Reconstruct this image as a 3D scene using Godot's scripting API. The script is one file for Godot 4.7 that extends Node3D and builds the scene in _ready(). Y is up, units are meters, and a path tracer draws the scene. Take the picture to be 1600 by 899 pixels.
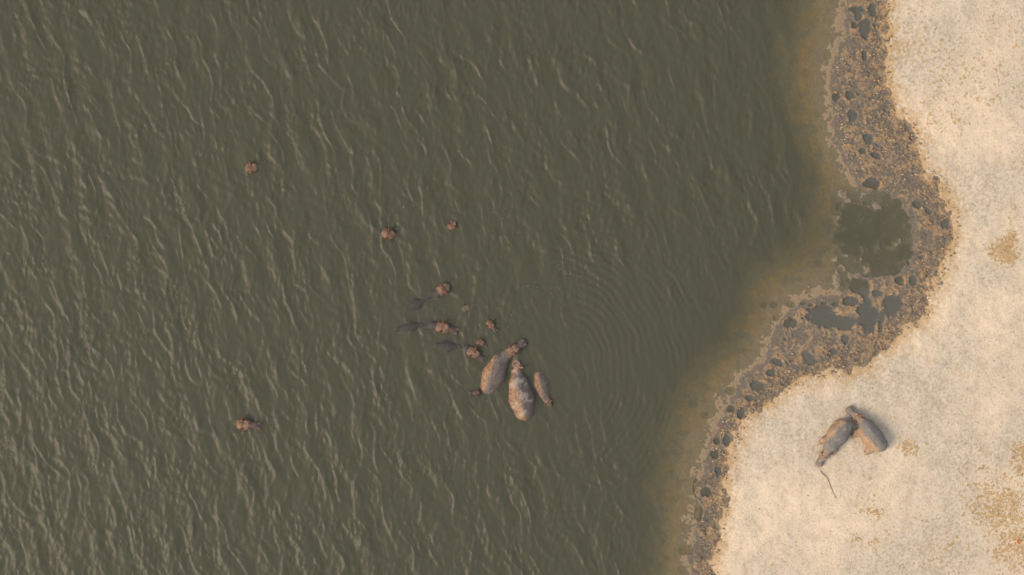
extends Node3D
# A lake shore seen straight down from a drone 70 m up: hippos in olive water, a trampled mud edge and pale dry sand.
# Map coordinates: 30 map units to the metre, x to the right, y towards the viewer's feet.

const LAKE_BED := -1.35
var sand_line: PackedVector2Array      # where dry sand begins
var mud_line: PackedVector2Array       # where the exposed mud begins
var shallow_line: PackedVector2Array   # where the lake bed drops out of sight
const FX := -4.0
const FZ := -24.0
const FS := 0.25
const FW := 160
const FH := 193
var f_sand := PackedFloat32Array()
var f_mud := PackedFloat32Array()
var f_shallow := PackedFloat32Array()
var n_warp := FastNoiseLite.new()
var n_mid := FastNoiseLite.new()
var n_fine := FastNoiseLite.new()
var n_speck := FastNoiseLite.new()
var n_cell := FastNoiseLite.new()
var n_broad := FastNoiseLite.new()
var n_skin := FastNoiseLite.new()
var skin_wet: StandardMaterial3D
var skin_dry: StandardMaterial3D
var eye_mat: StandardMaterial3D
var counts := {}


func at(px: float, py: float) -> Vector2:
	return Vector2((px - 800.0) / 30.0, (py - 449.5) / 30.0)


func line(points: Array) -> PackedVector2Array:
	var out := PackedVector2Array()
	for p in points:
		out.append(at(p[0], p[1]))
	return out


func noise(n: FastNoiseLite, seed_: int, freq: float, octaves := 1, kind := FastNoiseLite.TYPE_SIMPLEX_SMOOTH) -> void:
	n.seed = seed_
	n.noise_type = kind
	n.frequency = freq
	n.fractal_type = FastNoiseLite.FRACTAL_FBM if octaves > 1 else FastNoiseLite.FRACTAL_NONE
	n.fractal_octaves = octaves


func noise_texture(seed_: int, freq: float, octaves: int, kind := FastNoiseLite.TYPE_SIMPLEX_SMOOTH, ramp: Gradient = null) -> NoiseTexture2D:
	var n := FastNoiseLite.new()
	noise(n, seed_, freq, octaves, kind)
	var t := NoiseTexture2D.new()
	t.width = 512
	t.height = 512
	t.seamless = true
	t.noise = n
	if ramp:
		t.color_ramp = ramp
	return t


func numbered(called: String) -> String:
	counts[called] = counts.get(called, -1) + 1
	return called if counts[called] == 0 else "%s_%03d" % [called, counts[called]]


func tag(o: Node, label: String, category: String, group := "", kind := "") -> void:
	if label: o.set_meta("label", label)
	if category: o.set_meta("category", category)
	if group: o.set_meta("group", group)
	if kind: o.set_meta("kind", kind)


func _ready() -> void:
	# ---- camera, sky, sun
	var cam := Camera3D.new()
	cam.name = "camera"
	cam.fov = 24.0
	cam.near = 0.5
	cam.far = 2000.0
	add_child(cam)
	cam.transform = Transform3D(Basis(Vector3(1, 0, 0), Vector3(0, 0, -1), Vector3(0, 1, 0)), Vector3(0, 70.5, 0))
	cam.current = true
	var env := Environment.new()
	var sky_mat := ProceduralSkyMaterial.new()
	sky_mat.sky_top_color = Color(0.71, 0.74, 0.78)
	sky_mat.sky_horizon_color = Color(0.86, 0.84, 0.80)
	sky_mat.sky_curve = 0.25
	sky_mat.ground_bottom_color = Color(0.35, 0.32, 0.27)
	sky_mat.ground_horizon_color = Color(0.6, 0.57, 0.52)
	sky_mat.sun_angle_max = 1.0
	var sky := Sky.new()
	sky.sky_material = sky_mat
	env.background_mode = Environment.BG_SKY
	env.sky = sky
	env.background_energy_multiplier = 0.98
	env.tonemap_mode = Environment.TONE_MAPPER_LINEAR
	env.tonemap_exposure = 1.56
	env.sdfgi_enabled = true
	env.ssao_enabled = true
	env.ssil_enabled = true
	env.volumetric_fog_enabled = true
	env.volumetric_fog_density = 0.0
	var we := WorldEnvironment.new()
	we.name = "world_environment"
	we.environment = env
	add_child(we)
	var sun := DirectionalLight3D.new()
	sun.name = "hazy_sun"
	sun.light_color = Color(1.0, 0.925, 0.82)
	sun.light_energy = 0.95
	sun.light_angular_distance = 30.0
	sun.shadow_enabled = true
	add_child(sun)
	# it stands low over the left edge of the map, a little towards its foot
	sun.look_at_from_position(Vector3(-10, 8.2, 4.2), Vector3.ZERO, Vector3.UP)

	set_up_noise()
	set_up_shore()
	build_ground()
	build_water()
	build_hippos()
	build_sticks()
	build_litter()
	build_plant()


func set_up_noise() -> void:
	noise(n_warp, 11, 0.5, 3)
	noise(n_mid, 12, 1.3, 3)
	noise(n_fine, 13, 5.0, 2)
	noise(n_speck, 14, 4.2, 3)
	noise(n_broad, 15, 0.16, 3)
	noise(n_skin, 16, 3.0, 3)
	noise(n_cell, 17, 1.5, 1, FastNoiseLite.TYPE_CELLULAR)
	n_cell.cellular_return_type = FastNoiseLite.RETURN_DISTANCE2_SUB
	n_cell.cellular_jitter = 0.95


# ------------------------------------------------------------------ shore outline
func set_up_shore() -> void:
	sand_line = line([[1500, -9000], [1420, -600], [1385, -120], [1386, 0], [1384, 50], [1382, 100], [1386, 142], [1410, 182], [1432, 218], [1444, 262], [1470, 290], [1488, 330], [1487, 380], [1470, 420], [1456, 450], [1446, 490], [1415, 512], [1378, 545], [1360, 562], [1325, 581], [1290, 579], [1250, 592], [1215, 612], [1180, 640], [1156, 666], [1141, 700], [1133, 740], [1130, 790], [1124, 830], [1110, 899], [1100, 1000], [1120, 1500], [1000, 9000]])
	mud_line = line([[1400, -9000], [1350, -600], [1325, -120], [1324, 0], [1324, 60], [1306, 85], [1300, 140], [1300, 180], [1306, 230], [1325, 262], [1345, 292], [1380, 305], [1418, 318], [1424, 365], [1424, 408], [1400, 428], [1362, 432], [1330, 440], [1312, 462], [1270, 468], [1228, 486], [1212, 520], [1192, 565], [1160, 596], [1132, 640], [1112, 690], [1100, 740], [1092, 790], [1082, 850], [1080, 899], [1050, 1000], [1060, 1500], [900, 9000]])
	shallow_line = line([[1300, -9000], [1270, -600], [1245, -120], [1232, 0], [1214, 80], [1216, 130], [1240, 200], [1262, 260], [1262, 330], [1244, 380], [1172, 415], [1160, 480], [1136, 530], [1088, 570], [1056, 615], [1032, 675], [1018, 750], [1016, 830], [1010, 899], [1000, 1000], [1010, 1500], [840, 9000]])
	f_sand = field(sand_line)
	f_mud = field(mud_line)
	f_shallow = field(shallow_line)


func field(pts: PackedVector2Array) -> PackedFloat32Array:
	var out := PackedFloat32Array()
	out.resize(FW * FH)
	var poly := pts.duplicate()
	poly.append(Vector2(900, 300))
	poly.append(Vector2(900, -300))
	for j in FH:
		for i in FW:
			var p := Vector2(FX + i * FS, FZ + j * FS)
			var best := 1e9
			for k in pts.size() - 1:
				var q := Geometry2D.get_closest_point_to_segment(p, pts[k], pts[k + 1])
				best = minf(best, p.distance_squared_to(q))
			best = sqrt(best)
			out[j * FW + i] = best if Geometry2D.is_point_in_polygon(p, poly) else -best
	return out


func look(f: PackedFloat32Array, x: float, z: float) -> float:
	var u := clampf((x - FX) / FS, 0.0, FW - 1.001)
	var v := clampf((z - FZ) / FS, 0.0, FH - 1.001)
	var i := int(u)
	var j := int(v)
	u -= i
	v -= j
	var k := j * FW + i
	return lerpf(lerpf(f[k], f[k + 1], u), lerpf(f[k + FW], f[k + FW + 1], u), v)


# pools and prints trampled into the mud: map x, y, half length, half width, turn in degrees, depth in metres
var pits := [
	[1343, 348, 36, 34, 10, 0.14], [1396, 345, 26, 34, 0, 0.14], [1384, 402, 42, 28, -20, 0.15], [1338, 378, 28, 20, 0, 0.12], [1344, 446, 26, 16, 20, 0.1], [1330, 470, 14, 8, 0, 0.08],
	[1292, 497, 34, 18, 8, 0.13], [1318, 506, 20, 16, 0, 0.1], [1357, 494, 15, 30, -8, 0.12], [1396, 478, 20, 18, 20, 0.1], [1406, 440, 10, 8, 0, 0.08], [1428, 438, 8, 8, 0, 0.08], [1371, 458, 10, 6, 0, 0.08], [1378, 500, 6, 20, 10, 0.07],
	[1236, 505, 12, 8, 10, 0.1], [1288, 474, 5, 4, 0, 0.07], [1306, 476, 6, 5, 0, 0.07], [1254, 474, 6, 4, 0, 0.06], [1268, 477, 5, 4, 0, 0.06],
	[1350, 40, 11, 12, 0, 0.11], [1338, 14, 14, 9, 0, 0.1], [1363, 14, 7, 11, 0, 0.1], [1343, 25, 7, 9, 0, 0.09], [1308, 151, 8, 8, 0, 0.09], [1328, 150, 8, 7, 0, 0.09], [1332, 180, 9, 13, 10, 0.09], [1357, 218, 9, 12, 0, 0.09], [1347, 236, 7, 5, 0, 0.08], [1370, 243, 10, 6, 30, 0.09], [1362, 286, 14, 11, 20, 0.09], [1352, 86, 5, 8, 0, 0.08], [1352, 56, 5, 5, 0, 0.08], [1336, 40, 7, 7, 0, 0.09],
	[1432, 320, 8, 6, 20, 0.07], [1452, 330, 7, 5, 40, 0.06], [1478, 350, 9, 6, -50, 0.06], [1416, 395, 9, 12, 0, 0.07], [1440, 402, 6, 6, 0, 0.06],
	[1117, 710, 8, 8, 0, 0.09], [1123, 735, 5, 9, 0, 0.08], [1104, 770, 9, 9, 45, 0.09], [1093, 803, 7, 13, 5, 0.09], [1073, 860, 12, 9, 20, 0.09], [1066, 891, 7, 5, 0, 0.08], [1143, 640, 7, 6, 0, 0.08], [1157, 648, 6, 11, 20, 0.08], [1185, 602, 13, 11, 0, 0.08], [1120, 690, 6, 7, 0, 0.08], [1172, 622, 8, 6, 0, 0.07], [1205, 583, 9, 7, 0, 0.07], [1136, 688, 6, 9, 0, 0.07], [1092, 755, 7, 6, 0, 0.06], [1216, 566, 10, 7, 30, 0.07], [1263, 560, 18, 9, 35, 0.05], [1303, 549, 9, 7, 0, 0.07], [1320, 528, 8, 10, 0, 0.06],
	[1242, 95, 10, 6, 0, 0.03], [1142, 610, 7, 6, 0, 0.1], [1102, 650, 6, 5, 0, 0.1], [1085, 630, 7, 6, 0, 0.1], [1210, 476, 5, 5, 0, 0.1], [1195, 478, 4, 4, 0, 0.1], [1236, 475, 6, 5, 0, 0.1], [1214, 497, 5, 4, 0, 0.1],
]
# brown growth on the sand: map x, y, half length, half width, strength
var growth := [
	[1566, 392, 20, 20, 1.5], [1578, 376, 10, 14, 1.2], [1414, 697, 16, 12, 1.0], [1424, 703, 8, 8, 0.8], [1595, 715, 18, 26, 1.1], [1578, 702, 12, 8, 0.6], [1560, 790, 46, 40, 0.95], [1585, 845, 38, 40, 1.0], [1520, 770, 22, 16, 0.5], [1360, 800, 18, 14, 0.55], [1348, 795, 16, 8, 0.5], [1340, 840, 10, 10, 0.6], [1362, 848, 9, 9, 0.7], [1384, 835, 12, 12, 0.4], [1440, 808, 10, 10, 0.45], [1500, 695, 8, 6, 0.5], [1530, 700, 12, 10, 0.3], [1525, 730, 26, 18, 0.35], [1580, 340, 14, 22, 0.35], [1560, 100, 40, 60, 0.2], [1420, 60, 30, 50, 0.25], [1500, 130, 70, 50, 0.3], [1470, 180, 40, 30, 0.35], [1590, 250, 10, 20, 0.3], [1440, 690, 8, 5, 0.3], [1360, 775, 20, 25, 0.2], [1480, 860, 40, 25, 0.3],
]


func ground(x: float, z: float) -> Array:
	# [height, linear colour] of the bare ground at a place
	var warp := n_warp.get_noise_2d(x, z)
	var mid := n_mid.get_noise_2d(x, z)
	var fine := n_fine.get_noise_2d(x, z)
	var s := look(f_sand, x, z) + warp * 0.42 + mid * 0.26 + 0.07 * n_fine.get_noise_2d(x * 0.6, z * 0.6)
	var m := look(f_mud, x, z) + warp * 0.25 + mid * 0.22
	var w := look(f_shallow, x, z) + warp * 0.45 + mid * 0.2
	var h: float
	var c: Color
	var broad := n_broad.get_noise_2d(x, z)
	var speck := n_speck.get_noise_2d(x, z)
	if s > 0.0:
		# dry sand
		h = 0.11 + 0.28 * (1.0 - exp(-s * 0.35)) + 0.012 * mid + 0.006 * fine + 0.02 * warp
		c = Color(0.448, 0.380, 0.304)
		c = c.lerp(Color(0.415, 0.365, 0.305), smoothstep(-0.05, 0.25, broad + 0.3 * mid))
		c = c.lerp(Color(0.490, 0.412, 0.326), smoothstep(0.1, 0.5, -broad + 0.3 * warp))
		c = c * (1.0 + 0.10 * mid + 0.07 * fine)
		var mott := smoothstep(0.05, 0.40, n_mid.get_noise_2d(x * 0.75 + 80.0, z * 0.6) + 0.35 * speck + 0.25 * broad)
		c = c.lerp(Color(0.31, 0.265, 0.205), 0.3 * mott)
		# scattered stains: bits of trodden dung and plant litter
		var fleck := smoothstep(0.30, 0.46, speck + 0.6 * broad + 0.12 * fine)
		c = c.lerp(Color(0.27, 0.21, 0.135), 0.42 * fleck)
		var px := x * 30.0 + 800.0
		var py := z * 30.0 + 449.5
		var grow := 0.0
		for g in growth:
			var dx: float = (px - g[0]) / g[2]
			var dy: float = (py - g[1]) / g[3]
			var r: float = dx * dx + dy * dy
			if r < 2.2:
				grow = maxf(grow, g[4] * (1.0 - r / 2.2))
		if grow > 0.0:
			var patch := smoothstep(0.34, 0.72, grow * 0.7 + 0.55 * mid + 0.8 * speck + 0.25 * fine)
			c = c.lerp(Color(0.30, 0.19, 0.075), 0.7 * patch)
		# crust of algae and wrack along the top of the bank
		var edge := smoothstep(1.3, 0.0, s) * smoothstep(-0.3, 0.4, mid + 0.7 * speck + 0.5 * (0.9 - s))
		c = c.lerp(Color(0.33, 0.215, 0.105), 0.75 * edge)
	elif m > 0.0:
		# trampled mud
		var rough := clampf(-s * 2.5, 0.0, 1.0)
		var cell := n_cell.get_noise_2d(x + 0.55 * mid + 0.06 * fine, z + 0.5 * n_mid.get_noise_2d(x + 7.0, z)) + 1.0
		var dip := smoothstep(0.08, 0.5, cell)
		var wet_flat := smoothstep(0.05, 0.35, n_broad.get_noise_2d(x * 3.0 + 40.0, z * 3.0))
		var ridge := smoothstep(0.22, 0.02, cell) * smoothstep(-0.1, 0.3, n_warp.get_noise_2d(x * 1.3 + 9.0, z * 1.3))
		h = 0.045 - 0.016 * dip - 0.022 * wet_flat + 0.042 * ridge + 0.022 * mid + 0.018 * fine
		h = lerpf(0.10 + 0.03 * mid + 0.03 * fine, h, rough)
		h = lerpf(0.005, h, smoothstep(0.0, 0.45, m))
		var rim := 0.0
		var pool := 0.0
		var px := x * 30.0 + 800.0
		var py := z * 30.0 + 449.5
		for g in pits:
			var dx: float = px - g[0]
			var dy: float = py - g[1]
			if absf(dx) > 60.0 or absf(dy) > 60.0:
				continue
			var a: float = deg_to_rad(g[4])
			var u: float = (dx * cos(a) + dy * sin(a)) / g[2]
			var v: float = (-dx * sin(a) + dy * cos(a)) / g[3]
			var r: float = sqrt(u * u + v * v) + 0.42 * mid + 0.3 * warp + 0.10 * fine
			if r < 1.5:
				var inside := smoothstep(1.15, 0.55, r)
				pool = maxf(pool, inside * g[5])
				rim = maxf(rim, smoothstep(1.5, 1.15, r) * (1.0 - inside))
		h = lerpf(h, -0.6 * pool, smoothstep(0.0, 0.07, pool)) + 0.014 * rim
		var brown := smoothstep(-0.25, 0.3, mid + 0.6 * speck)
		c = Color(0.150, 0.125, 0.098).lerp(Color(0.215, 0.155, 0.102), brown)
		# wet mud lies dark in the dips, dried mud pale on the ridges, rusty algae between
		var damp := smoothstep(0.055, 0.02, h + 0.014 * fine)
		c = c.lerp(Color(0.108, 0.096, 0.085), 0.85 * damp)
		var dried := smoothstep(0.085, 0.12, h + 0.03 * speck)
		c = c.lerp(Color(0.32, 0.235, 0.155), 0.65 * dried)
		var rust := smoothstep(0.22, 0.42, n_speck.get_noise_2d(x * 0.8 + 31.0, z * 0.8) + 0.3 * mid)
		c = c.lerp(Color(0.28, 0.165, 0.08), 0.42 * rust * (1.0 - damp))
		# dark rotting plant matter where the bank was trodden up
		var rot := smoothstep(0.12, 0.4, n_mid.get_noise_2d(x * 2.1 - 17.0, z * 2.1) + 0.35 * fine) * smoothstep(1.6, 0.5, -s)
		c = c.lerp(Color(0.075, 0.06, 0.05), 0.65 * rot)
		c = c * (1.0 + 0.16 * fine)
	else:
		# lake bed
		var t := -m
		if w > 0.0:
			var u := clampf(t / maxf(t + w, 0.01), 0.0, 1.0)
			h = 0.010 - 0.205 * pow(u, 1.6) + 0.016 * mid + 0.014 * speck + 0.009 * fine
		else:
			h = -0.192 - 0.32 * minf(-w, 3.7) + 0.02 * mid + 0.012 * speck
		var px := x * 30.0 + 800.0
		var py := z * 30.0 + 449.5
		for g in pits:
			var dx: float = (px - g[0]) / g[2]
			var dy: float = (py - g[1]) / g[3]
			var r: float = dx * dx + dy * dy
			if r < 1.6:
				h -= 0.55 * g[5] * smoothstep(1.6, 0.3, r + 0.6 * mid + 0.4 * warp)
		h = maxf(h, LAKE_BED)
		var inlet := smoothstep(1290.0, 1312.0, px) * smoothstep(285.0, 305.0, py) * smoothstep(455.0, 440.0, py)
		h += inlet * (0.055 * smoothstep(16.0, 4.0, absf(px - 1308.0 + 14.0 * warp)) * smoothstep(-0.25, 0.3, mid + 0.3) + 0.05 * smoothstep(0.18, 0.5, mid + 0.5 * warp) - 0.03)
		var algae := smoothstep(-0.25, 0.3, warp + 0.6 * mid + 0.25 * speck)
		c = Color(0.32, 0.235, 0.135).lerp(Color(0.31, 0.195, 0.060), algae)
		c = c.lerp(Color(0.19, 0.14, 0.08), 0.6 * smoothstep(0.1, 0.45, n_mid.get_noise_2d(x * 0.7 + 9.0, z * 0.7 - 4.0)))
		c = c.lerp(Color(0.200, 0.154, 0.106), smoothstep(-0.06, 0.005, h + 0.012 * fine + 0.01 * speck))
		c = c.lerp(Color(0.155, 0.13, 0.103), 0.85 * inlet)
		c = c * (1.0 + 0.12 * fine)
	c.a = 1.0
	return [h, c]


func steps(fine_from: float, fine_to: float, step: float, reach: float) -> PackedFloat32Array:
	var left := PackedFloat32Array()
	var x := fine_from
	var d := step
	while x > -reach:
		d *= 1.35
		x -= d
		left.append(x)
	left.reverse()
	var n := int((fine_to - fine_from) / step)
	for k in n + 1:
		left.append(fine_from + k * step)
	x = fine_from + n * step
	d = step
	while x < reach:
		d *= 1.35
		x += d
		left.append(x)
	return left


func sheet(xs: PackedFloat32Array, zs: PackedFloat32Array, ys: PackedFloat32Array, colors: PackedColorArray, part := 0) -> ArrayMesh:
	var w := xs.size()
	var d := zs.size()
	var v := PackedVector3Array()
	var n := PackedVector3Array()
	v.resize(w * d)
	n.resize(w * d)
	for j in d:
		var j0 := maxi(j - 1, 0)
		var j1 := mini(j + 1, d - 1)
		var dz := zs[j1] - zs[j0]
		for i in w:
			var k := j * w + i
			var i0 := maxi(i - 1, 0)
			var i1 := mini(i + 1, w - 1)
			v[k] = Vector3(xs[i], ys[k], zs[j])
			n[k] = Vector3(-(ys[j * w + i1] - ys[j * w + i0]) / (xs[i1] - xs[i0]), 1.0, -(ys[j1 * w + i] - ys[j0 * w + i]) / dz).normalized()
	var idx := PackedInt32Array()
	idx.resize((w - 1) * (d - 1) * 6)
	var q := 0
	for j in d - 1:
		for i in w - 1:
			var a := j * w + i
			# part 1: the open lake; part 2: the pools in the mud
			if part > 0 and (look(f_mud, xs[i], zs[j]) < 0.4) != (part == 1):
				continue
			if part == 2 and look(f_sand, xs[i], zs[j]) > 0.1:
				continue
			idx[q] = a
			idx[q + 1] = a + 1
			idx[q + 2] = a + w
			idx[q + 3] = a + 1
			idx[q + 4] = a + w + 1
			idx[q + 5] = a + w
			q += 6
	idx.resize(q)
	var arrays := []
	arrays.resize(Mesh.ARRAY_MAX)
	arrays[Mesh.ARRAY_VERTEX] = v
	arrays[Mesh.ARRAY_NORMAL] = n
	arrays[Mesh.ARRAY_INDEX] = idx
	if colors.size():
		arrays[Mesh.ARRAY_COLOR] = colors
	var m := ArrayMesh.new()
	m.add_surface_from_arrays(Mesh.PRIMITIVE_TRIANGLES, arrays)
	return m


func build_ground() -> void:
	var xs := steps(7.0, 28.5, 0.045, 700.0)
	var zs := steps(-16.5, 16.5, 0.045, 700.0)
	var ys := PackedFloat32Array()
	var cs := PackedColorArray()
	ys.resize(xs.size() * zs.size())
	cs.resize(xs.size() * zs.size())
	var k := 0
	for z in zs:
		for x in xs:
			var g := ground(x, z)
			ys[k] = g[0]
			cs[k] = g[1]
			k += 1
	var mat := StandardMaterial3D.new()
	mat.resource_name = "sand_and_mud"
	mat.vertex_color_use_as_albedo = true
	mat.roughness = 0.92
	mat.metallic_specular = 0.3
	mat.uv1_triplanar = true
	mat.uv1_world_triplanar = true
	mat.uv1_scale = Vector3(0.31, 0.31, 0.31)
	var ramp := Gradient.new()
	ramp.offsets = PackedFloat32Array([0.0, 0.22, 0.4, 0.6, 0.8, 1.0])
	ramp.colors = PackedColorArray([Color(0.88, 0.85, 0.82), Color(0.95, 0.935, 0.92), Color(0.98, 0.975, 0.97), Color(1, 1, 1), Color(0.97, 0.96, 0.95), Color(0.9, 0.9, 0.9)])
	mat.albedo_texture = noise_texture(31, 0.035, 5, FastNoiseLite.TYPE_SIMPLEX_SMOOTH, ramp)
	mat.heightmap_enabled = true
	mat.heightmap_texture = noise_texture(32, 0.05, 5)
	mat.heightmap_scale = 1.4
	var o := MeshInstance3D.new()
	o.name = "ground"
	o.mesh = sheet(xs, zs, ys, cs)
	o.material_override = mat
	tag(o, "", "", "", "structure")
	add_child(o)


# ------------------------------------------------------------------ water
# rings left on the water by the animals: map centre x, y, radius, from angle, to angle (degrees, clockwise from right), width, height in metres
var rings := [
	[764, 388, 56, -70, 50, 5.0, 0.020], [714, 476, 46, -60, 15, 4.0, 0.014], [640, 335, 58, 150, 200, 5.0, 0.018], [600, 372, 38, 60, 170, 4.0, 0.010],
	[840, 575, 118, -60, 20, 4.0, 0.006], [840, 575, 136, -60, 25, 4.0, 0.006], [905, 660, 120, -50, 20, 6.0, 0.014], [905, 660, 150, -55, 10, 6.0, 0.012], [880, 640, 90, -10, 60, 5.0, 0.010],
	[700, 449, 24, -70, 70, 3.0, 0.010], [700, 513, 34, -60, 60, 3.0, 0.008], [612, 368, 24, -80, 60, 3.0, 0.012], [709, 348, 22, -120, 60, 3.0, 0.010], [709, 348, 34, -90, 40, 3.0, 0.008], [846, 612, 44, -80, 80, 3.5, 0.012], [846, 612, 60, -80, 70, 3.5, 0.010], [815, 622, 62, 30, 120, 3.5, 0.010],
	[700, 352, 26, 60, 150, 4.0, 0.010], [388, 668, 40, -60, 60, 5.0, 0.012], [395, 264, 34, -20, 70, 5.0, 0.010],
]


func build_water() -> void:
	var xs := steps(-28.0, 23.0, 0.052, 700.0)
	var zs := steps(-16.2, 16.2, 0.052, 700.0)
	var rng := RandomNumberGenerator.new()
	rng.seed = 77
	var kx := PackedFloat32Array()
	var kz := PackedFloat32Array()
	var ph := PackedFloat32Array()
	var am := PackedFloat32Array()
	for i in 9:
		var lam := rng.randf_range(0.75, 1.7)
		var dir := deg_to_rad(-13.0 + rng.randfn(0.0, 18.0))
		kx.append(TAU / lam * cos(dir))
		kz.append(TAU / lam * sin(dir))
		ph.append(rng.randf() * TAU)
		am.append(0.0048 * lam)
	for i in 10:
		var lam := rng.randf_range(0.3, 0.7)
		var dir := deg_to_rad(-14.0 + rng.randfn(0.0, 38.0))
		kx.append(TAU / lam * cos(dir))
		kz.append(TAU / lam * sin(dir))
		ph.append(rng.randf() * TAU)
		am.append(0.0042 * lam)
	var n_crest := FastNoiseLite.new()
	noise(n_crest, 41, 0.62, 1)
	var n_bend := FastNoiseLite.new()
	noise(n_bend, 42, 0.35, 2)
	var n_gust := FastNoiseLite.new()
	noise(n_gust, 43, 0.22, 2)
	var n_rip := FastNoiseLite.new()
	noise(n_rip, 44, 2.2, 3)
	var ys := PackedFloat32Array()
	ys.resize(xs.size() * zs.size())
	var cos_c := cos(deg_to_rad(-13.0))
	var sin_c := sin(deg_to_rad(-13.0))
	var calm := at(985, 545)
	var herd := at(840, 580)
	var near := []
	for r in rings:
		near.append([at(r[0], r[1]), r[2] / 30.0, deg_to_rad(r[3]), deg_to_rad(r[4]), r[5] / 30.0, r[6]])
	# wave length, slant, seed shift, bending, height
	var trains := [[1.22, 0.03, 5.0, 0.8, 0.041], [0.80, -0.10, 91.0, 0.9, 0.025], [0.44, 0.12, 177.0, 1.0, 0.012]]
	var k := 0
	for z in zs:
		for x in xs:
			var p := Vector2(x, z)
			if absf(x) > 40.0 or absf(z) > 30.0:
				ys[k] = 0.0
				k += 1
				continue
			var deep := -look(f_shallow, x, z)
			var amp := smoothstep(-2.0, 3.0, deep) * 0.85 + 0.15 * smoothstep(-3.5, -1.0, deep)
			if look(f_mud, x, z) > 0.2:
				amp = 0.0
			var away := (p - calm) / Vector2(7.0, 4.6)
			amp *= 1.0 - 0.78 * exp(-away.length_squared())
			amp *= 1.0 + 0.35 * n_gust.get_noise_2d(x, z)
			if amp < 0.002:
				ys[k] = 0.0
				k += 1
				continue
			var bend := n_bend.get_noise_2d(x, z)
			var bend2 := n_bend.get_noise_2d(x + 57.0, z - 31.0)
			var wx := x + 0.3 * bend
			var wz := z + 0.3 * bend2
			var h := 0.0
			for i in 9:
				h += am[i] * sin(kx[i] * wx + kz[i] * wz + ph[i])
			for i in range(9, 19):
				h += am[i] * sin(kx[i] * wx + kz[i] * wz + ph[i])
			# short steep-fronted crests in three wave trains, each broken up along its length
			var along := wx * cos_c + wz * sin_c
			var down := -wx * sin_c + wz * cos_c
			for tr in trains:
				var lam: float = tr[0]
				var a2: float = along + tr[1] * down
				var shift: float = n_crest.get_noise_2d(along * 0.55 + tr[2], down * 0.35) * tr[3]
				var ph2 := fposmod(a2 / lam + shift, 1.0)
				var live := n_crest.get_noise_2d(along * 1.1 / lam - tr[2], down * 0.55 / lam + 13.0)
				live = smoothstep(-0.30, 0.5, live)
				var rise := 0.19
				var prof := smoothstep(0.0, rise, ph2) if ph2 < rise else pow(1.0 - (ph2 - rise) / (1.0 - rise), 2.0)
				h += tr[4] * live * prof
			h += 0.020 * n_rip.get_noise_2d(x * 1.5, z * 0.75) * (1.0 + 1.2 * bend)
			h *= amp * 1.2
			# fine rings spreading from the herd over the calm patch
			var q := p - herd
			var r := q.length()
			if r > 1.5 and r < 12.0 and q.x > -1.0:
				var spread := smoothstep(1.5, 4.0, r) * smoothstep(12.0, 6.0, r) * smoothstep(-1.0, 2.5, q.x) * smoothstep(-2.0, 1.0, deep)
				h += 0.012 * spread * sin(TAU * (r + 0.25 * bend) / 0.36) * (0.6 + 0.8 * bend2)
			for g in near:
				var e: Vector2 = p - g[0]
				var rr: float = e.length()
				if absf(rr - g[1]) < g[4] * 3.0:
					var ang := atan2(e.y, e.x)
					if ang < g[2] - PI: ang += TAU
					var side: float = smoothstep(g[2], g[2] + 0.4, ang) * smoothstep(g[3], g[3] - 0.4, ang)
					var off: float = (rr - g[1] + 0.1 * bend) / g[4]
					h += g[5] * side * exp(-off * off)
			ys[k] = h
			k += 1
	var mat := StandardMaterial3D.new()
	mat.resource_name = "silty_water"
	mat.albedo_color = Color(0.322, 0.330, 0.275, 0.35)
	mat.transparency = BaseMaterial3D.TRANSPARENCY_ALPHA
	mat.roughness = 0.43
	mat.metallic_specular = 0.46
	var o := MeshInstance3D.new()
	o.name = "water"
	o.mesh = sheet(xs, zs, ys, PackedColorArray(), 1)
	o.material_override = mat
	tag(o, "", "", "", "structure")
	add_child(o)
	# still, clearer water standing in the trodden pools
	var still := StandardMaterial3D.new()
	still.resource_name = "pool_water"
	still.albedo_color = Color(0.34, 0.345, 0.31, 0.3)
	still.transparency = BaseMaterial3D.TRANSPARENCY_ALPHA
	still.roughness = 0.12
	still.metallic_specular = 0.5
	var px := PackedFloat32Array()
	var pz := PackedFloat32Array()
	for i in 130:
		px.append(8.0 + i * 0.125)
	for i in 280:
		pz.append(-17.5 + i * 0.125)
	var flat := PackedFloat32Array()
	flat.resize(px.size() * pz.size())
	var pool := MeshInstance3D.new()
	pool.name = "pool_water"
	pool.mesh = sheet(px, pz, flat, PackedColorArray(), 2)
	pool.material_override = still
	pool.position.y = -0.004
	tag(pool, "", "", "", "structure")
	add_child(pool)
	# the silt hanging in the lake, which hides the bed as it deepens
	var silt := FogVolume.new()
	silt.name = "lake_silt"
	silt.shape = RenderingServer.FOG_VOLUME_SHAPE_BOX
	silt.size = Vector3(1400.0, 2.0, 1400.0)
	silt.position = Vector3(0, -1.005, 0)
	var murk := FogMaterial.new()
	murk.albedo = Color(0.58, 0.58, 0.495)
	murk.density = 5.0
	silt.material = murk
	tag(silt, "", "", "", "structure")
	add_child(silt)


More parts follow.
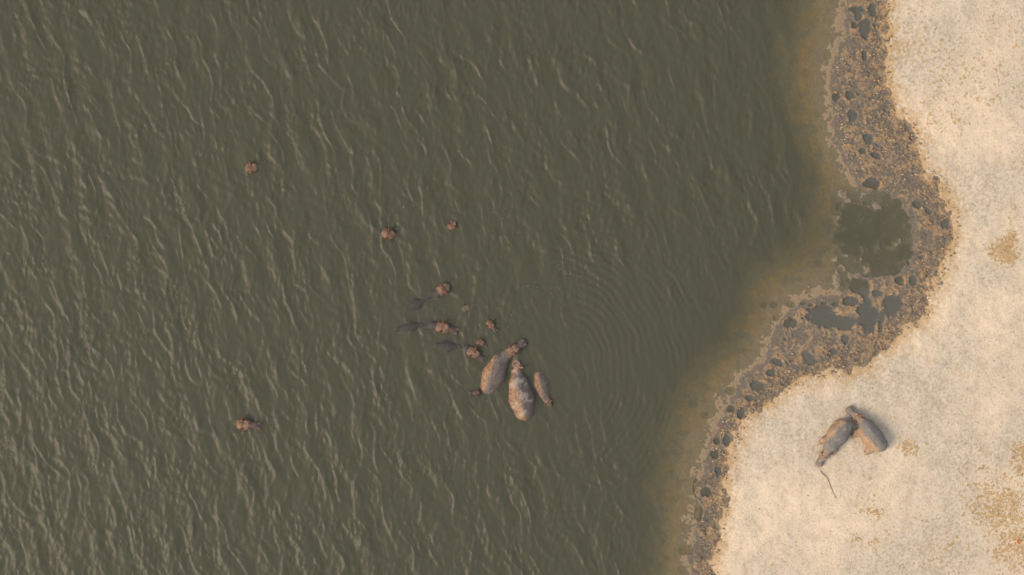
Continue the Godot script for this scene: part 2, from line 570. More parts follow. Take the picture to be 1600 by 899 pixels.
# ------------------------------------------------------------------ hippos
# A body is a set of tapered, widened capsules joined by a smooth minimum and meshed as surface nets.
class Flesh:
	var a: Array[Vector3] = []
	var ab: Array[Vector3] = []
	var inv := PackedFloat32Array()
	var ra := PackedFloat32Array()
	var rb := PackedFloat32Array()
	var sz := PackedFloat32Array()
	var k := PackedFloat32Array()
	var in_head := PackedByteArray()
	var head := Transform3D()
	var to_head := Transform3D()

	func add(p: Vector3, q: Vector3, r0: float, r1: float, wide: float, join: float, headed: bool) -> void:
		var p2 := Vector3(p.x, p.y, p.z / wide)
		var q2 := Vector3(q.x, q.y, q.z / wide)
		a.append(p2)
		ab.append(q2 - p2)
		inv.append(1.0 / maxf((q2 - p2).length_squared(), 1e-9))
		ra.append(r0)
		rb.append(r1 - r0)
		sz.append(1.0 / wide)
		k.append(join)
		in_head.append(1 if headed else 0)

	func one(i: int, p: Vector3, ph: Vector3) -> float:
		var s := ph if in_head[i] else p
		s.z *= sz[i]
		s -= a[i]
		var t := clampf(s.dot(ab[i]) * inv[i], 0.0, 1.0)
		return (s - ab[i] * t).length() - ra[i] - rb[i] * t

	func dist(p: Vector3, which: PackedInt32Array) -> float:
		var ph := to_head * p
		var d := 10.0
		for i in which:
			var e := one(i, p, ph)
			var kk := k[i]
			var hh := maxf(kk - absf(d - e), 0.0) / kk
			d = minf(d, e) - hh * hh * kk * 0.25
		return d

	func mesh(lo: Vector3, hi: Vector3, cell: float, paint: Callable) -> ArrayMesh:
		var n := Vector3i(((hi - lo) / cell).ceil()) + Vector3i.ONE
		const B := 6
		var vals := PackedFloat32Array()
		vals.resize(n.x * n.y * n.z)
		vals.fill(1.0)
		var all := PackedInt32Array(range(a.size()))
		var reach := cell * B * 0.87 + cell * 1.5
		for bz in range(0, n.z, B):
			for by in range(0, n.y, B):
				for bx in range(0, n.x, B):
					var mid := lo + Vector3(bx + B * 0.5, by + B * 0.5, bz + B * 0.5) * cell
					var d0 := dist(mid, all)
					var far := d0 > reach * 1.3
					if far:
						continue
					var deep := d0 < -reach * 1.3
					var few := PackedInt32Array()
					if not deep:
						var mh := to_head * mid
						for i in all:
							if one(i, mid, mh) < reach + 0.3:
								few.append(i)
					for z in range(bz, mini(bz + B, n.z)):
						for y in range(by, mini(by + B, n.y)):
							for x in range(bx, mini(bx + B, n.x)):
								vals[(z * n.y + y) * n.x + x] = -1.0 if deep else dist(lo + Vector3(x, y, z) * cell, few)
		var ids := {}
		var verts := PackedVector3Array()
		var ny := n.x
		var nz := n.x * n.y
		var corner := [0, 1, ny, ny + 1, nz, nz + 1, nz + ny, nz + ny + 1]
		var at_corner := [Vector3(0, 0, 0), Vector3(1, 0, 0), Vector3(0, 1, 0), Vector3(1, 1, 0), Vector3(0, 0, 1), Vector3(1, 0, 1), Vector3(0, 1, 1), Vector3(1, 1, 1)]
		var edges := [[0, 1], [2, 3], [4, 5], [6, 7], [0, 2], [1, 3], [4, 6], [5, 7], [0, 4], [1, 5], [2, 6], [3, 7]]
		for z in n.z - 1:
			for y in n.y - 1:
				var row := z * nz + y * ny
				for x in n.x - 1:
					var base := row + x
					var inside := 0
					for c in corner:
						if vals[base + c] < 0.0:
							inside += 1
					if inside == 0 or inside == 8:
						continue
					var sum := Vector3.ZERO
					var cnt := 0
					for e in edges:
						var d0: float = vals[base + corner[e[0]]]
						var d1: float = vals[base + corner[e[1]]]
						if (d0 < 0.0) != (d1 < 0.0):
							sum += (at_corner[e[0]] as Vector3).lerp(at_corner[e[1]], d0 / (d0 - d1))
							cnt += 1
					ids[base] = verts.size()
					verts.append(lo + (Vector3(x, y, z) + sum / cnt) * cell)
		var idx := PackedInt32Array()
		for base: int in ids:
			var x: int = base % n.x
			var y: int = (base / n.x) % n.y
			var z: int = base / nz
			var s0 := vals[base] < 0.0
			if y > 0 and z > 0 and s0 != (vals[base + 1] < 0.0):
				quad(idx, ids[base], ids[base - ny], ids[base - ny - nz], ids[base - nz], s0)
			if x > 0 and z > 0 and s0 != (vals[base + ny] < 0.0):
				quad(idx, ids[base], ids[base - nz], ids[base - nz - 1], ids[base - 1], s0)
			if x > 0 and y > 0 and s0 != (vals[base + nz] < 0.0):
				quad(idx, ids[base], ids[base - 1], ids[base - 1 - ny], ids[base - ny], s0)
		var norms := PackedVector3Array()
		norms.resize(verts.size())
		for t in range(0, idx.size(), 3):
			var nn := (verts[idx[t + 2]] - verts[idx[t]]).cross(verts[idx[t + 1]] - verts[idx[t]])
			for q in 3:
				norms[idx[t + q]] += nn
		var cols := PackedColorArray()
		cols.resize(verts.size())
		for i in verts.size():
			norms[i] = norms[i].normalized()
			cols[i] = paint.call(verts[i], to_head * verts[i])
		var arrays := []
		arrays.resize(Mesh.ARRAY_MAX)
		arrays[Mesh.ARRAY_VERTEX] = verts
		arrays[Mesh.ARRAY_NORMAL] = norms
		arrays[Mesh.ARRAY_COLOR] = cols
		arrays[Mesh.ARRAY_INDEX] = idx
		var m := ArrayMesh.new()
		m.add_surface_from_arrays(Mesh.PRIMITIVE_TRIANGLES, arrays)
		return m

	func quad(idx: PackedInt32Array, p: int, q: int, r: int, s: int, flip: bool) -> void:
		if flip:
			idx.append_array(PackedInt32Array([p, r, q, p, s, r]))
		else:
			idx.append_array(PackedInt32Array([p, q, r, p, r, s]))


# How one animal is posed. Heights are from the water (or, lying, from the sand), in metres before its size is applied.
#  back: top of the trunk; head: height of the skull; turn, nod: the head's turn to its right and downward tilt, in degrees; foot: height of the soles
#  side: 0 standing, +1 or -1 lying with the legs to its right or left
func hippo(label: String, group: String, mx: float, my: float, facing: float, size: float, pose: Dictionary) -> void:
	var back: float = pose.get("back", -0.2)
	var skull: float = pose.get("head", -0.02)
	var turn := deg_to_rad(pose.get("turn", 0.0))
	var nod := deg_to_rad(pose.get("nod", 0.0))
	var foot: float = pose.get("foot", LAKE_BED / size)
	var side: float = pose.get("side", 0.0)
	var lying: bool = pose.get("lying", false)
	var f := Flesh.new()
	var reach: float = pose.get("reach", 1.22)
	var head_at := Vector3(reach * cos(turn * 0.35), skull, reach * sin(turn * 0.45))
	f.head = Transform3D(Basis(Vector3.UP, -turn) * Basis(Vector3.BACK, -nod), head_at)
	f.to_head = f.head.affine_inverse()
	var lean := side * 0.1
	var drop: float = pose.get("drop", 0.0)
	# trunk
	f.add(Vector3(-0.98, back - 0.56 - drop, 0), Vector3(-0.3, back - 0.62 - drop * 0.3, lean), 0.50, 0.62, 1.06, 0.1, false)
	f.add(Vector3(-0.3, back - 0.62 - drop * 0.3, lean), Vector3(0.48, back - 0.56, 0), 0.62, 0.53, 1.04, 0.3, false)
	# withers, spine ridge and neck
	var neck_from := Vector3(0.66, back - (0.44 if back > 0.1 else 0.37), 0)
	f.add(neck_from, head_at + Vector3(-0.02, -0.05, 0), 0.33 if back > 0.1 else 0.37, 0.20, 1.0, 0.2, false)
	f.add(Vector3(-0.9, back - 0.10 - drop, 0), Vector3(0.4, back - 0.08, 0), 0.07, 0.07, 1.0, 0.22, false)
	# folds of skin on the neck
	for t in [0.45, 0.68]:
		var c: Vector3 = neck_from.lerp(head_at, t)
		var r: float = lerpf(0.33, 0.20, t) + 0.01
		f.add(c + Vector3(0, 0, -0.05), c + Vector3(0, 0, 0.05), r, r, 1.03, 0.05, false)
	# head
	f.add(Vector3(-0.02, 0, 0), Vector3(0.30, 0.01, 0), 0.235, 0.19, 1.15, 0.12, true)
	f.add(Vector3(0.28, -0.02, 0), Vector3(0.68, -0.05, 0), 0.185, 0.155, 1.0, 0.12, true)
	f.add(Vector3(0.70, -0.07, 0), Vector3(0.83, -0.09, 0), 0.175, 0.165, 1.55, 0.12, true)
	f.add(Vector3(0.16, -0.20, 0), Vector3(0.74, -0.23, 0), 0.15, 0.14, 1.35, 0.1, true)
	for s in [-1.0, 1.0]:
		f.add(Vector3(0.12, -0.06, 0.17 * s), Vector3(0.2, -0.1, 0.17 * s), 0.14, 0.12, 1.0, 0.12, true)
		f.add(Vector3(0.24, 0.17, 0.17 * s), Vector3(0.33, 0.165, 0.155 * s), 0.072, 0.06, 1.0, 0.06, true)
		f.add(Vector3(0.80, 0.05, 0.12 * s), Vector3(0.88, 0.03, 0.14 * s), 0.062, 0.055, 1.0, 0.05, true)
		f.add(Vector3(0.03, 0.16, 0.21 * s), Vector3(0.01, 0.26, 0.29 * s), 0.055, 0.055, 1.0, 0.03, true)
		f.add(Vector3(0.01, 0.26, 0.29 * s), Vector3(-0.02, 0.33, 0.34 * s), 0.06, 0.035, 1.0, 0.02, true)
	# legs and tail
	for s in [-1.0, 1.0]:
		for e in [[0.5, 0.20, 0.15], [-0.92, 0.23, 0.155]]:
			var hip := Vector3(e[0], back - 0.72, 0.34 * s)
			if lying:
				hip.y = foot + 0.30
				if side != 0.0:
					# rolled on its flank: the legs lie out on the sand
					var knee := Vector3(e[0] + 0.10 * s, foot + 0.20 + 0.05 * s, 0.74 * side)
					f.add(Vector3(e[0], foot + 0.34, 0.25 * side), knee, e[1], e[2] + 0.01, 1.0, 0.14, false)
					f.add(knee, knee + Vector3(-0.04 - 0.14 * s, -0.06, 0.34 * side), e[2], 0.115, 1.0, 0.08, false)
				else:
					var knee := Vector3(e[0] + 0.1, foot + 0.2, 0.56 * s)
					f.add(hip, knee, e[1] + 0.02, e[2], 1.0, 0.16, false)
					f.add(knee, knee + Vector3(0.34, -0.08, 0.02 * s), e[2], 0.12, 1.0, 0.08, false)
			else:
				var sole := maxf(foot, back - 1.75)
				f.add(hip, Vector3(e[0], sole + 0.14, 0.35 * s), e[1], e[2], 1.0, 0.16, false)
				f.add(Vector3(e[0], sole + 0.12, 0.35 * s), Vector3(e[0] + 0.07, sole + 0.10, 0.35 * s), 0.15, 0.12, 1.0, 0.06, false)
	f.add(Vector3(-1.42, back - 0.42 - drop, 0), Vector3(-1.55, back - 0.75 - drop, 0), 0.05, 0.035, 1.0, 0.08, false)
	var base_y := foot if lying else maxf(foot, back - 1.75)
	var low := Vector3(-1.75, base_y - 0.06, -1.15)
	var high := Vector3(maxf(2.35, reach + 1.15), maxf(back, skull) + 0.45, 1.15)
	var lit: float = pose.get("blush", 0.0)
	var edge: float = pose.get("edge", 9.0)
	var sign_z: float = pose.get("lit_side", 1.0)
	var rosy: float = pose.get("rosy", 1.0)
	var off := Vector3(mx, 0, my)
	var skin_noise := n_skin
	var pale: float = pose.get("pale", 0.0)
	var soaked := 0.9 if pose.get("anchor", "head") == "head" and not lying else 0.0   # the dark slate hide of an animal that has not dried off
	var ash := 0.6 if lying else 0.0
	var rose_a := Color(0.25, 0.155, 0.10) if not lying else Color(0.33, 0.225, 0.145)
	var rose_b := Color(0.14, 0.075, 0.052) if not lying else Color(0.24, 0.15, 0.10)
	var paint := func(v: Vector3, h: Vector3) -> Color:
		var n1 := skin_noise.get_noise_3dv(v * 0.6 + off)
		var n2 := skin_noise.get_noise_3dv(v * 1.7 - off)
		var grey := Color(0.120, 0.094, 0.088).lerp(Color(0.078, 0.064, 0.065), clampf(0.5 + n2, 0.0, 1.0))
		grey = grey.lerp(Color(0.026, 0.024, 0.024), soaked)
		grey = grey.lerp(Color(0.175, 0.168, 0.162), ash)
		if h.x > 0.1 and not lying:
			grey = grey.lerp(Color(0.055, 0.046, 0.048), 0.8)
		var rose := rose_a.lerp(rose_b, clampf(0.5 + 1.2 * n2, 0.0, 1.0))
		# flanks, belly, cheeks, ears and the rims of the eyes are rosy; the back and the muzzle are grey; edge paints one flank as sunlit
		var p := 0.0
		if h.x > -0.28:
			p = smoothstep(0.62, 0.30, h.x + 0.35 * n1)
			p = maxf(p, smoothstep(0.09, 0.05, Vector3(h.x - 0.28, h.y - 0.19, absf(h.z) - 0.19).length()))
			p = maxf(p, 0.7 * smoothstep(0.1, 0.06, Vector3(h.x - 0.84, h.y - 0.06, absf(h.z) - 0.13).length()))
			p *= 0.9 + 0.8 * n1
			rose *= 0.8
			if absf(h.z) > 0.20 and h.y > 0.17 and h.x < 0.15:
				rose = Color(0.15, 0.055, 0.035)
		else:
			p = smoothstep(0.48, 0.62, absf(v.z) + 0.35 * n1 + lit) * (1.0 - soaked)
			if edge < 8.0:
				p = smoothstep(edge + 0.07, edge - 0.07, v.z * sign_z + 0.12 * n1 + 0.10 * v.x)  # sunlit orange on one side, shaded grey beyond, coloured in; also the pink belly
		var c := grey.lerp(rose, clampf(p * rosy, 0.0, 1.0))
		if pale > 0.0:
			var dry := smoothstep(0.05, 0.16, n1 * 0.8 + n2 * 0.35 + pale - 0.30 - 0.45 * absf(v.z + 0.02))
			c = c.lerp(Color(0.30, 0.25, 0.205), 0.55 * dry)
		var grain := skin_noise.get_noise_3dv(v * 4.0)
		c = c.lerp(Color(0.30, 0.26, 0.22), 0.3 * (1.0 - soaked) * smoothstep(0.30, 0.5, grain + 0.3 * n1))   # flakes of dried mud
		c = c * (1.0 + 0.34 * grain)
		c.a = 1.0
		return c
	var body_mesh := f.mesh(low, high, 0.04, paint)
	var root := Node3D.new()
	root.name = numbered("hippo")
	tag(root, label, "hippo", group)
	add_child(root)
	var anchor := Vector3.ZERO
	match pose.get("anchor", "head"):
		"head": anchor = f.head * Vector3(0.25, 0, 0)
		"trunk": anchor = Vector3(-0.25, 0, 0)
	var yaw := -deg_to_rad(facing)
	var basis := Basis(Vector3.UP, yaw) * Basis.from_scale(Vector3.ONE * size)
	var spot := at(mx, my)
	var lift: float = pose.get("lift", 0.0)
	var shift := basis * Vector3(anchor.x, 0, anchor.z)
	root.transform = Transform3D(basis, Vector3(spot.x - shift.x, lift + base_y * size, spot.y - shift.z))
	var body := MeshInstance3D.new()
	body.name = "body"
	body.mesh = body_mesh
	body.material_override = skin_dry if lying else skin_wet
	body.position = Vector3(0, -base_y, 0)
	root.add_child(body)
	for s in [-1.0, 1.0]:
		var eye := MeshInstance3D.new()
		eye.name = "eye"
		var ball := SphereMesh.new()
		ball.radius = 0.03
		ball.height = 0.06
		ball.radial_segments = 12
		ball.rings = 6
		eye.mesh = ball
		eye.material_override = eye_mat
		eye.position = f.head * Vector3(0.30, 0.185, 0.205 * s) + Vector3(0, -base_y, 0)
		root.add_child(eye, true)


func build_hippos() -> void:
	skin_wet = StandardMaterial3D.new()
	skin_wet.resource_name = "wet_hide"
	skin_wet.vertex_color_use_as_albedo = true
	skin_wet.roughness = 0.42
	skin_wet.metallic_specular = 0.35
	skin_wet.uv1_triplanar = true
	skin_wet.uv1_scale = Vector3(1.3, 1.3, 1.3)
	skin_wet.heightmap_enabled = true
	skin_wet.heightmap_texture = noise_texture(51, 0.03, 4)
	skin_wet.heightmap_scale = 2.2
	skin_dry = skin_wet.duplicate()
	skin_dry.resource_name = "dusty_hide"
	skin_dry.roughness = 0.75
	eye_mat = StandardMaterial3D.new()
	eye_mat.resource_name = "eye"
	eye_mat.albedo_color = Color(0.05, 0.035, 0.03)
	eye_mat.roughness = 0.1
	var lake := "hippos wallowing in the lake"
	hippo("lone hippo head far upper left in open water", lake, 397, 262, -8, 0.94, {"back": -0.45, "head": -0.02, "nod": 16.0})
	hippo("hippo head left of the smaller lone head, upper middle of the lake", lake, 611, 367, 52, 0.97, {"back": -0.07, "drop": 0.12, "head": 0.0, "nod": 15.0, "turn": -36.0})
	hippo("small hippo head above the herd with nose pointing up and right", lake, 708, 349, -55, 0.74, {"back": -0.5, "head": 0.0, "nod": 10.0})
	hippo("hippo with dark submerged neck and rump trailing left, topmost of the herd", lake, 697, 449, -26, 0.95, {"back": -0.01, "drop": -0.01, "head": 0.03, "nod": 18.0, "turn": -8.0, "reach": 1.35})
	hippo("hippo with broad tan nape and snout, submerged body trailing to the far left", lake, 697, 513, -10, 0.98, {"back": -0.01, "drop": -0.03, "head": 0.0, "nod": 2.0, "turn": 26.0, "reach": 1.45})
	hippo("hippo with round dark submerged back just left of its head", lake, 744, 554, 2, 0.9, {"back": 0.015, "drop": -0.02, "head": -0.02, "nod": 2.0, "turn": 32.0})
	hippo("young hippo head pointing down right above the large grey hippo's snout", lake, 768, 509, 48, 0.66, {"back": -0.5, "head": 0.0, "nod": 1.0})
	hippo("young hippo head between two larger heads, close above the large hippo's neck", lake, 753, 537, 30, 0.60, {"back": -0.35, "head": 0.0, "nod": 8.0})
	hippo("large hippo with grey back and left flank painted sunlit orange, head raised to the upper right", lake, 772, 586, -66, 0.93, {"anchor": "trunk", "back": 0.36, "drop": 0.06, "head": 0.06, "nod": 2.0, "turn": 32.0, "reach": 1.42, "edge": -0.26})
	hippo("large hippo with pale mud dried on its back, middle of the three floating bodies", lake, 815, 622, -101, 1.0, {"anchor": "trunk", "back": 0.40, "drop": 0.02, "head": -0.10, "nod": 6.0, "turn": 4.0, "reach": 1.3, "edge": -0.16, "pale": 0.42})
	hippo("half grown hippo right of the two large ones, facing down", lake, 846, 601, 74, 0.62, {"anchor": "trunk", "back": 0.24, "drop": 0.04, "head": 0.0, "nod": 12.0, "turn": -12.0, "reach": 1.3, "edge": -0.14, "lit_side": -1.0, "rosy": 0.75})
	hippo("dark calf head facing left beside the large grey hippo's rump", lake, 743, 614, 176, 0.56, {"back": -0.2, "head": -0.02, "nod": 2.0, "rosy": 0.35})
	hippo("nearly submerged hippo with only reddish brow showing, between the herd's upper heads", lake, 731, 481, -18, 0.7, {"back": -0.45, "head": -0.20, "nod": 4.0})
	hippo("lone hippo head with long snout, far lower left", lake, 386, 664, 3, 1.08, {"back": -0.40, "head": 0.0, "nod": 1.0, "turn": 3.0})
	# the two asleep on the sand
	var land := "hippos asleep on the sand"
	var g1 := at(1306, 680)
	var g2 := at(1350, 672)
	hippo("grey hippo asleep on sand with its head towards the lower left", land, 1305, 678, 128, 0.76, {"anchor": "trunk", "lying": true, "lift": ground(g1.x, g1.y)[0] + 0.02, "foot": 0.0, "back": 0.98, "head": 0.28, "nod": 6.0, "turn": -12.0, "reach": 1.30, "edge": -0.36, "lit_side": -1.0, "pale": 0.14, "rosy": 0.85})
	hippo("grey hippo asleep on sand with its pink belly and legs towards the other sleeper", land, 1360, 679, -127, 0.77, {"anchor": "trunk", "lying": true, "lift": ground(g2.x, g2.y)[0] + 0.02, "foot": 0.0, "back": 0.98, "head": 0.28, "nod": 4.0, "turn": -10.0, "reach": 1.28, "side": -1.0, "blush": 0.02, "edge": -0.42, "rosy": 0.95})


# ------------------------------------------------------------------ sticks
func stick(called: String, label: String, pts: Array, r0: float, r1: float, color: Color) -> void:
	var curve := Curve3D.new()
	for i in pts.size():
		var p := at(pts[i][0], pts[i][1])
		var before := at(pts[maxi(i - 1, 0)][0], pts[maxi(i - 1, 0)][1])
		var after := at(pts[mini(i + 1, pts.size() - 1)][0], pts[mini(i + 1, pts.size() - 1)][1])
		var t := (after - before) / 6.0
		var y: float = maxf(ground(p.x, p.y)[0], 0.0) + r0 * 0.7
		curve.add_point(Vector3(p.x, y, p.y), Vector3(-t.x, 0, -t.y), Vector3(t.x, 0, t.y))
	var n := 28
	var sides := 7
	var st := SurfaceTool.new()
	st.begin(Mesh.PRIMITIVE_TRIANGLES)
	st.set_smooth_group(0)
	var long := curve.get_baked_length()
	var first := curve.sample_baked(0.0)
	var rows := []
	for i in n + 1:
		var t := float(i) / n
		var c := curve.sample_baked(long * t)
		var ahead := (curve.sample_baked(minf(long * t + 0.03, long)) - curve.sample_baked(maxf(long * t - 0.03, 0.0))).normalized()
		var across := ahead.cross(Vector3.UP).normalized()
		var up := across.cross(ahead)
		var r := lerpf(r0, r1, t) * (1.0 + 0.18 * n_fine.get_noise_2d(t * 3.0, r0 * 90.0))
		if i == 0 or i == n:
			r *= 0.4
		var row := []
		for s in sides:
			var a := TAU * s / sides
			row.append(c - first + across * cos(a) * r + up * sin(a) * r)
		rows.append(row)
	for i in n:
		for s in sides:
			var s2 := (s + 1) % sides
			for v in [rows[i][s], rows[i + 1][s], rows[i][s2], rows[i][s2], rows[i + 1][s], rows[i + 1][s2]]:
				st.add_vertex(v)
	for s in range(1, sides - 1):
		for v in [rows[0][0], rows[0][s], rows[0][s + 1], rows[n][0], rows[n][s + 1], rows[n][s]]:
			st.add_vertex(v)
	st.generate_normals()
	var mat := StandardMaterial3D.new()
	mat.resource_name = "bark"
	mat.albedo_color = color
	mat.roughness = 0.9
	mat.uv1_triplanar = true
	mat.uv1_scale = Vector3(1.5, 1.5, 1.5)
	mat.heightmap_enabled = true
	mat.heightmap_texture = noise_texture(61, 0.05, 3)
	mat.heightmap_scale = 1.0
	var o := MeshInstance3D.new()
	o.name = numbered(called)
	o.mesh = st.commit()
	o.material_override = mat
	o.position = first
	tag(o, label, "stick")
	add_child(o)


func build_sticks() -> void:
	stick("fallen_stick", "long bent grey stick lying on sand below the sleeping hippos", [[1280, 735], [1284, 740], [1290, 745], [1296, 760], [1304, 778]], 0.026, 0.015, Color(0.47, 0.43, 0.37))
	stick("curved_root", "thin dark root curling around a mud pool at the lower shore", [[1089, 748], [1083, 756], [1083, 766], [1087, 776], [1096, 783]], 0.022, 0.015, Color(0.28, 0.23, 0.18))
	stick("dead_twig", "short dark twig lying across the mud above the curved root", [[1119, 739], [1112, 747], [1104, 750], [1102, 757]], 0.025, 0.015, Color(0.25, 0.21, 0.17))


# ------------------------------------------------------------------ loose bits
func scatter(called: String, mesh: Mesh, spots: Array, mat: Material) -> void:
	var mm := MultiMesh.new()
	mm.transform_format = MultiMesh.TRANSFORM_3D
	mm.use_colors = true
	mm.mesh = mesh
	mm.instance_count = spots.size()
	for i in spots.size():
		mm.set_instance_transform(i, spots[i][0])
		mm.set_instance_color(i, spots[i][1])
	var o := MultiMeshInstance3D.new()
	o.name = called
	o.multimesh = mm
	o.material_override = mat
	add_child(o)
	var words: Dictionary = {
		"mud_clods": ["crumbled brown clods and plant wrack along the mud bank", "clods"],
		"plant_litter": ["scattered bits of dry plant litter on the pale sand", "litter"],
		"ground_cover": ["patches of low brown dead ground cover on the sand", "ground cover"],
		"floating_bubbles": ["tiny pale bubbles drifting on the water near the herd", "bubbles"],
	}
	tag(o, words[called][0], words[called][1], "", "stuff")


func clod_mesh() -> ArrayMesh:
	var st := SurfaceTool.new()
	st.begin(Mesh.PRIMITIVE_TRIANGLES)
	var ball := SphereMesh.new()
	ball.radius = 1.0
	ball.height = 1.6
	ball.radial_segments = 7
	ball.rings = 4
	var arrays := ball.get_mesh_arrays()
	var v: PackedVector3Array = arrays[Mesh.ARRAY_VERTEX]
	for i in v.size():
		v[i] *= 1.0 + 0.4 * n_skin.get_noise_3dv(v[i] * 0.4)
	for i: int in arrays[Mesh.ARRAY_INDEX]:
		st.set_smooth_group(0xFFFFFFFF)
		st.add_vertex(v[i])
	st.generate_normals()
	return st.commit()


func leaf_mesh() -> ArrayMesh:
	# a curled flake with some thickness of form: two bent faces
	var st := SurfaceTool.new()
	st.begin(Mesh.PRIMITIVE_TRIANGLES)
	var pts := [Vector3(-1, 0.1, 0), Vector3(-0.2, 0.35, -0.32), Vector3(0.9, 0.05, -0.1), Vector3(1.0, 0.2, 0.05), Vector3(-0.1, 0.0, 0.34), Vector3(0, 0.45, 0)]
	for t in [[0, 1, 5], [1, 2, 5], [2, 3, 5], [3, 4, 5], [4, 0, 5]]:
		for i in t:
			st.add_vertex(pts[i])
	st.generate_normals()
	return st.commit()


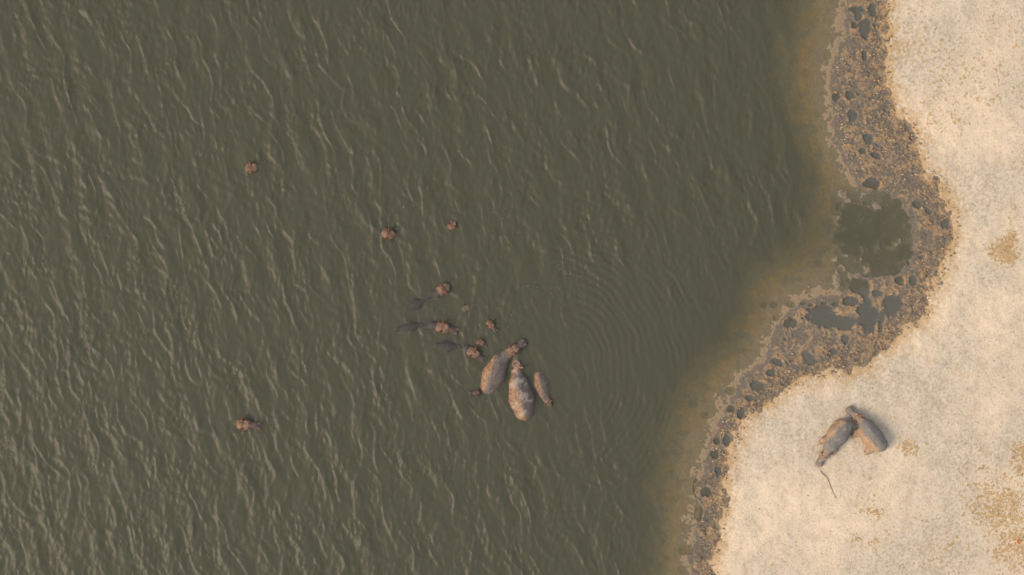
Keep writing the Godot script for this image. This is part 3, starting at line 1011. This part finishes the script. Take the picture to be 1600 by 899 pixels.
func build_litter() -> void:
	var rng := RandomNumberGenerator.new()
	rng.seed = 5
	var mat := StandardMaterial3D.new()
	mat.resource_name = "litter"
	mat.vertex_color_use_as_albedo = true
	mat.roughness = 0.95
	mat.cull_mode = BaseMaterial3D.CULL_DISABLED
	var clods := []
	var tries := 0
	while clods.size() < 4500 and tries < 120000:
		tries += 1
		var x := rng.randf_range(7.0, 24.5)
		var z := rng.randf_range(-16.0, 16.0)
		var s := look(f_sand, x, z)
		var m := look(f_mud, x, z)
		if m < 0.15 or s > 0.35:
			continue
		# thickest just below the bank, and over the broad trampled part at the top
		var weight := smoothstep(1.6, 0.1, absf(s + 0.25))
		if z < -5.0 and z > -13.0: weight = maxf(weight, 0.75)
		weight *= smoothstep(-0.25, 0.35, n_mid.get_noise_2d(x * 0.8, z * 0.8 + 5.0) + 0.2)
		if rng.randf() > weight:
			continue
		var y: float = ground(x, z)[0]
		if y < 0.015:
			continue
		var r := 0.010 + 0.045 * pow(rng.randf(), 3.0)
		var b := Basis.from_euler(Vector3(rng.randf() * 0.8, rng.randf() * TAU, rng.randf() * 0.8)).scaled(Vector3(r * rng.randf_range(0.8, 1.8), r * 0.8, r))
		var tone := rng.randf()
		var c := Color(0.27, 0.2, 0.13) if tone < 0.45 else Color(0.12, 0.095, 0.075) if tone < 0.75 else Color(0.29, 0.18, 0.09)
		clods.append([Transform3D(b, Vector3(x, y + r * 0.3, z)), c * rng.randf_range(0.75, 1.2)])
	scatter("mud_clods", clod_mesh(), clods, mat)
	var bits := []
	var cover := []
	tries = 0
	while tries < 60000:
		tries += 1
		var x := rng.randf_range(9.0, 28.0)
		var z := rng.randf_range(-16.0, 16.0)
		var s := look(f_sand, x, z)
		if s < 0.1:
			continue
		var px := x * 30.0 + 800.0
		var py := z * 30.0 + 449.5
		var grow := 0.0
		for g in growth:
			var dx: float = (px - g[0]) / g[2]
			var dy: float = (py - g[1]) / g[3]
			grow = maxf(grow, g[4] * maxf(0.0, 1.0 - (dx * dx + dy * dy) / 1.8))
		var clump := n_speck.get_noise_2d(x * 0.9, z * 0.9) + 0.5 * n_warp.get_noise_2d(x, z)
		var dense := smoothstep(0.25, 0.6, grow * 0.9 + 0.4 * n_mid.get_noise_2d(x, z))
		var y: float = -1.0
		if rng.randf() < dense:
			y = ground(x, z)[0]
			var r := rng.randf_range(0.018, 0.05)
			var b := Basis.from_euler(Vector3(rng.randf_range(-0.6, 0.6), rng.randf() * TAU, rng.randf_range(-0.6, 0.6))).scaled(Vector3(r, r, r))
			var c := Color(0.27, 0.165, 0.06).lerp(Color(0.33, 0.235, 0.12), rng.randf())
			cover.append([Transform3D(b, Vector3(x, y + 0.004, z)), c * rng.randf_range(0.6, 1.2)])
		elif rng.randf() < 0.02 + 0.22 * smoothstep(0.15, 0.6, clump):
			y = ground(x, z)[0]
			var r := 0.012 + 0.038 * pow(rng.randf(), 2.5)
			var b := Basis.from_euler(Vector3(rng.randf_range(-0.4, 0.4), rng.randf() * TAU, rng.randf_range(-0.4, 0.4))).scaled(Vector3(r * rng.randf_range(1.0, 2.5), r, r))
			var c := Color(0.30, 0.215, 0.13).lerp(Color(0.17, 0.135, 0.10), rng.randf())
			bits.append([Transform3D(b, Vector3(x, y + 0.003, z)), c * rng.randf_range(0.8, 1.2)])
	scatter("plant_litter", leaf_mesh(), bits, mat)
	scatter("ground_cover", leaf_mesh(), cover, mat)
	var foam := []
	for g in [[790, 235, 30, 26, 6], [788, 355, 40, 60, 10], [885, 415, 45, 40, 34], [850, 455, 40, 30, 14], [800, 500, 70, 30, 14], [700, 480, 50, 22, 18], [640, 330, 40, 30, 6]]:
		for i in g[4]:
			var p := at(g[0] + rng.randfn(0.0, 0.5) * g[2], g[1] + rng.randfn(0.0, 0.5) * g[3])
			var r := rng.randf_range(0.008, 0.018)
			foam.append([Transform3D(Basis.from_euler(Vector3(0, rng.randf() * TAU, 0)).scaled(Vector3(r, r * 0.7, r)), Vector3(p.x, 0.03, p.y)), Color(0.36, 0.34, 0.27)])
	scatter("floating_bubbles", clod_mesh(), foam, mat)


func build_plant() -> void:
	var p := at(1587, 844)
	var root := Node3D.new()
	root.name = numbered("dry_plant")
	root.position = Vector3(p.x, ground(p.x, p.y)[0] - 0.005, p.y)
	tag(root, "small bright orange dried plant on the sand near the lower right corner", "plant")
	add_child(root)
	var st := SurfaceTool.new()
	st.begin(Mesh.PRIMITIVE_TRIANGLES)
	var rows := []
	for i in 6:
		var t := i / 5.0
		var wide := 0.022 * sin(PI * (0.12 + 0.86 * t))
		var y := 0.10 * sin(t * 2.2)
		rows.append([Vector3(0.15 * t, y, -wide), Vector3(0.15 * t, y - 0.012, 0), Vector3(0.15 * t, y, wide)])
	for i in 5:
		for k in 2:
			for v in [rows[i][k], rows[i + 1][k], rows[i][k + 1], rows[i][k + 1], rows[i + 1][k], rows[i + 1][k + 1]]:
				st.add_vertex(v)
	st.generate_normals()
	var blade := st.commit()
	var mat := StandardMaterial3D.new()
	mat.resource_name = "dried_leaf"
	mat.albedo_color = Color(0.72, 0.42, 0.16)
	mat.roughness = 0.8
	mat.cull_mode = BaseMaterial3D.CULL_DISABLED
	for i in 11:
		var leaf := MeshInstance3D.new()
		leaf.name = "leaf"
		leaf.mesh = blade
		leaf.material_override = mat
		leaf.rotation = Vector3(0, i * 2.399, 0.35 * sin(i * 1.7))
		leaf.scale = Vector3.ONE * (0.75 + 0.35 * absf(sin(i * 2.3)))
		root.add_child(leaf, true)
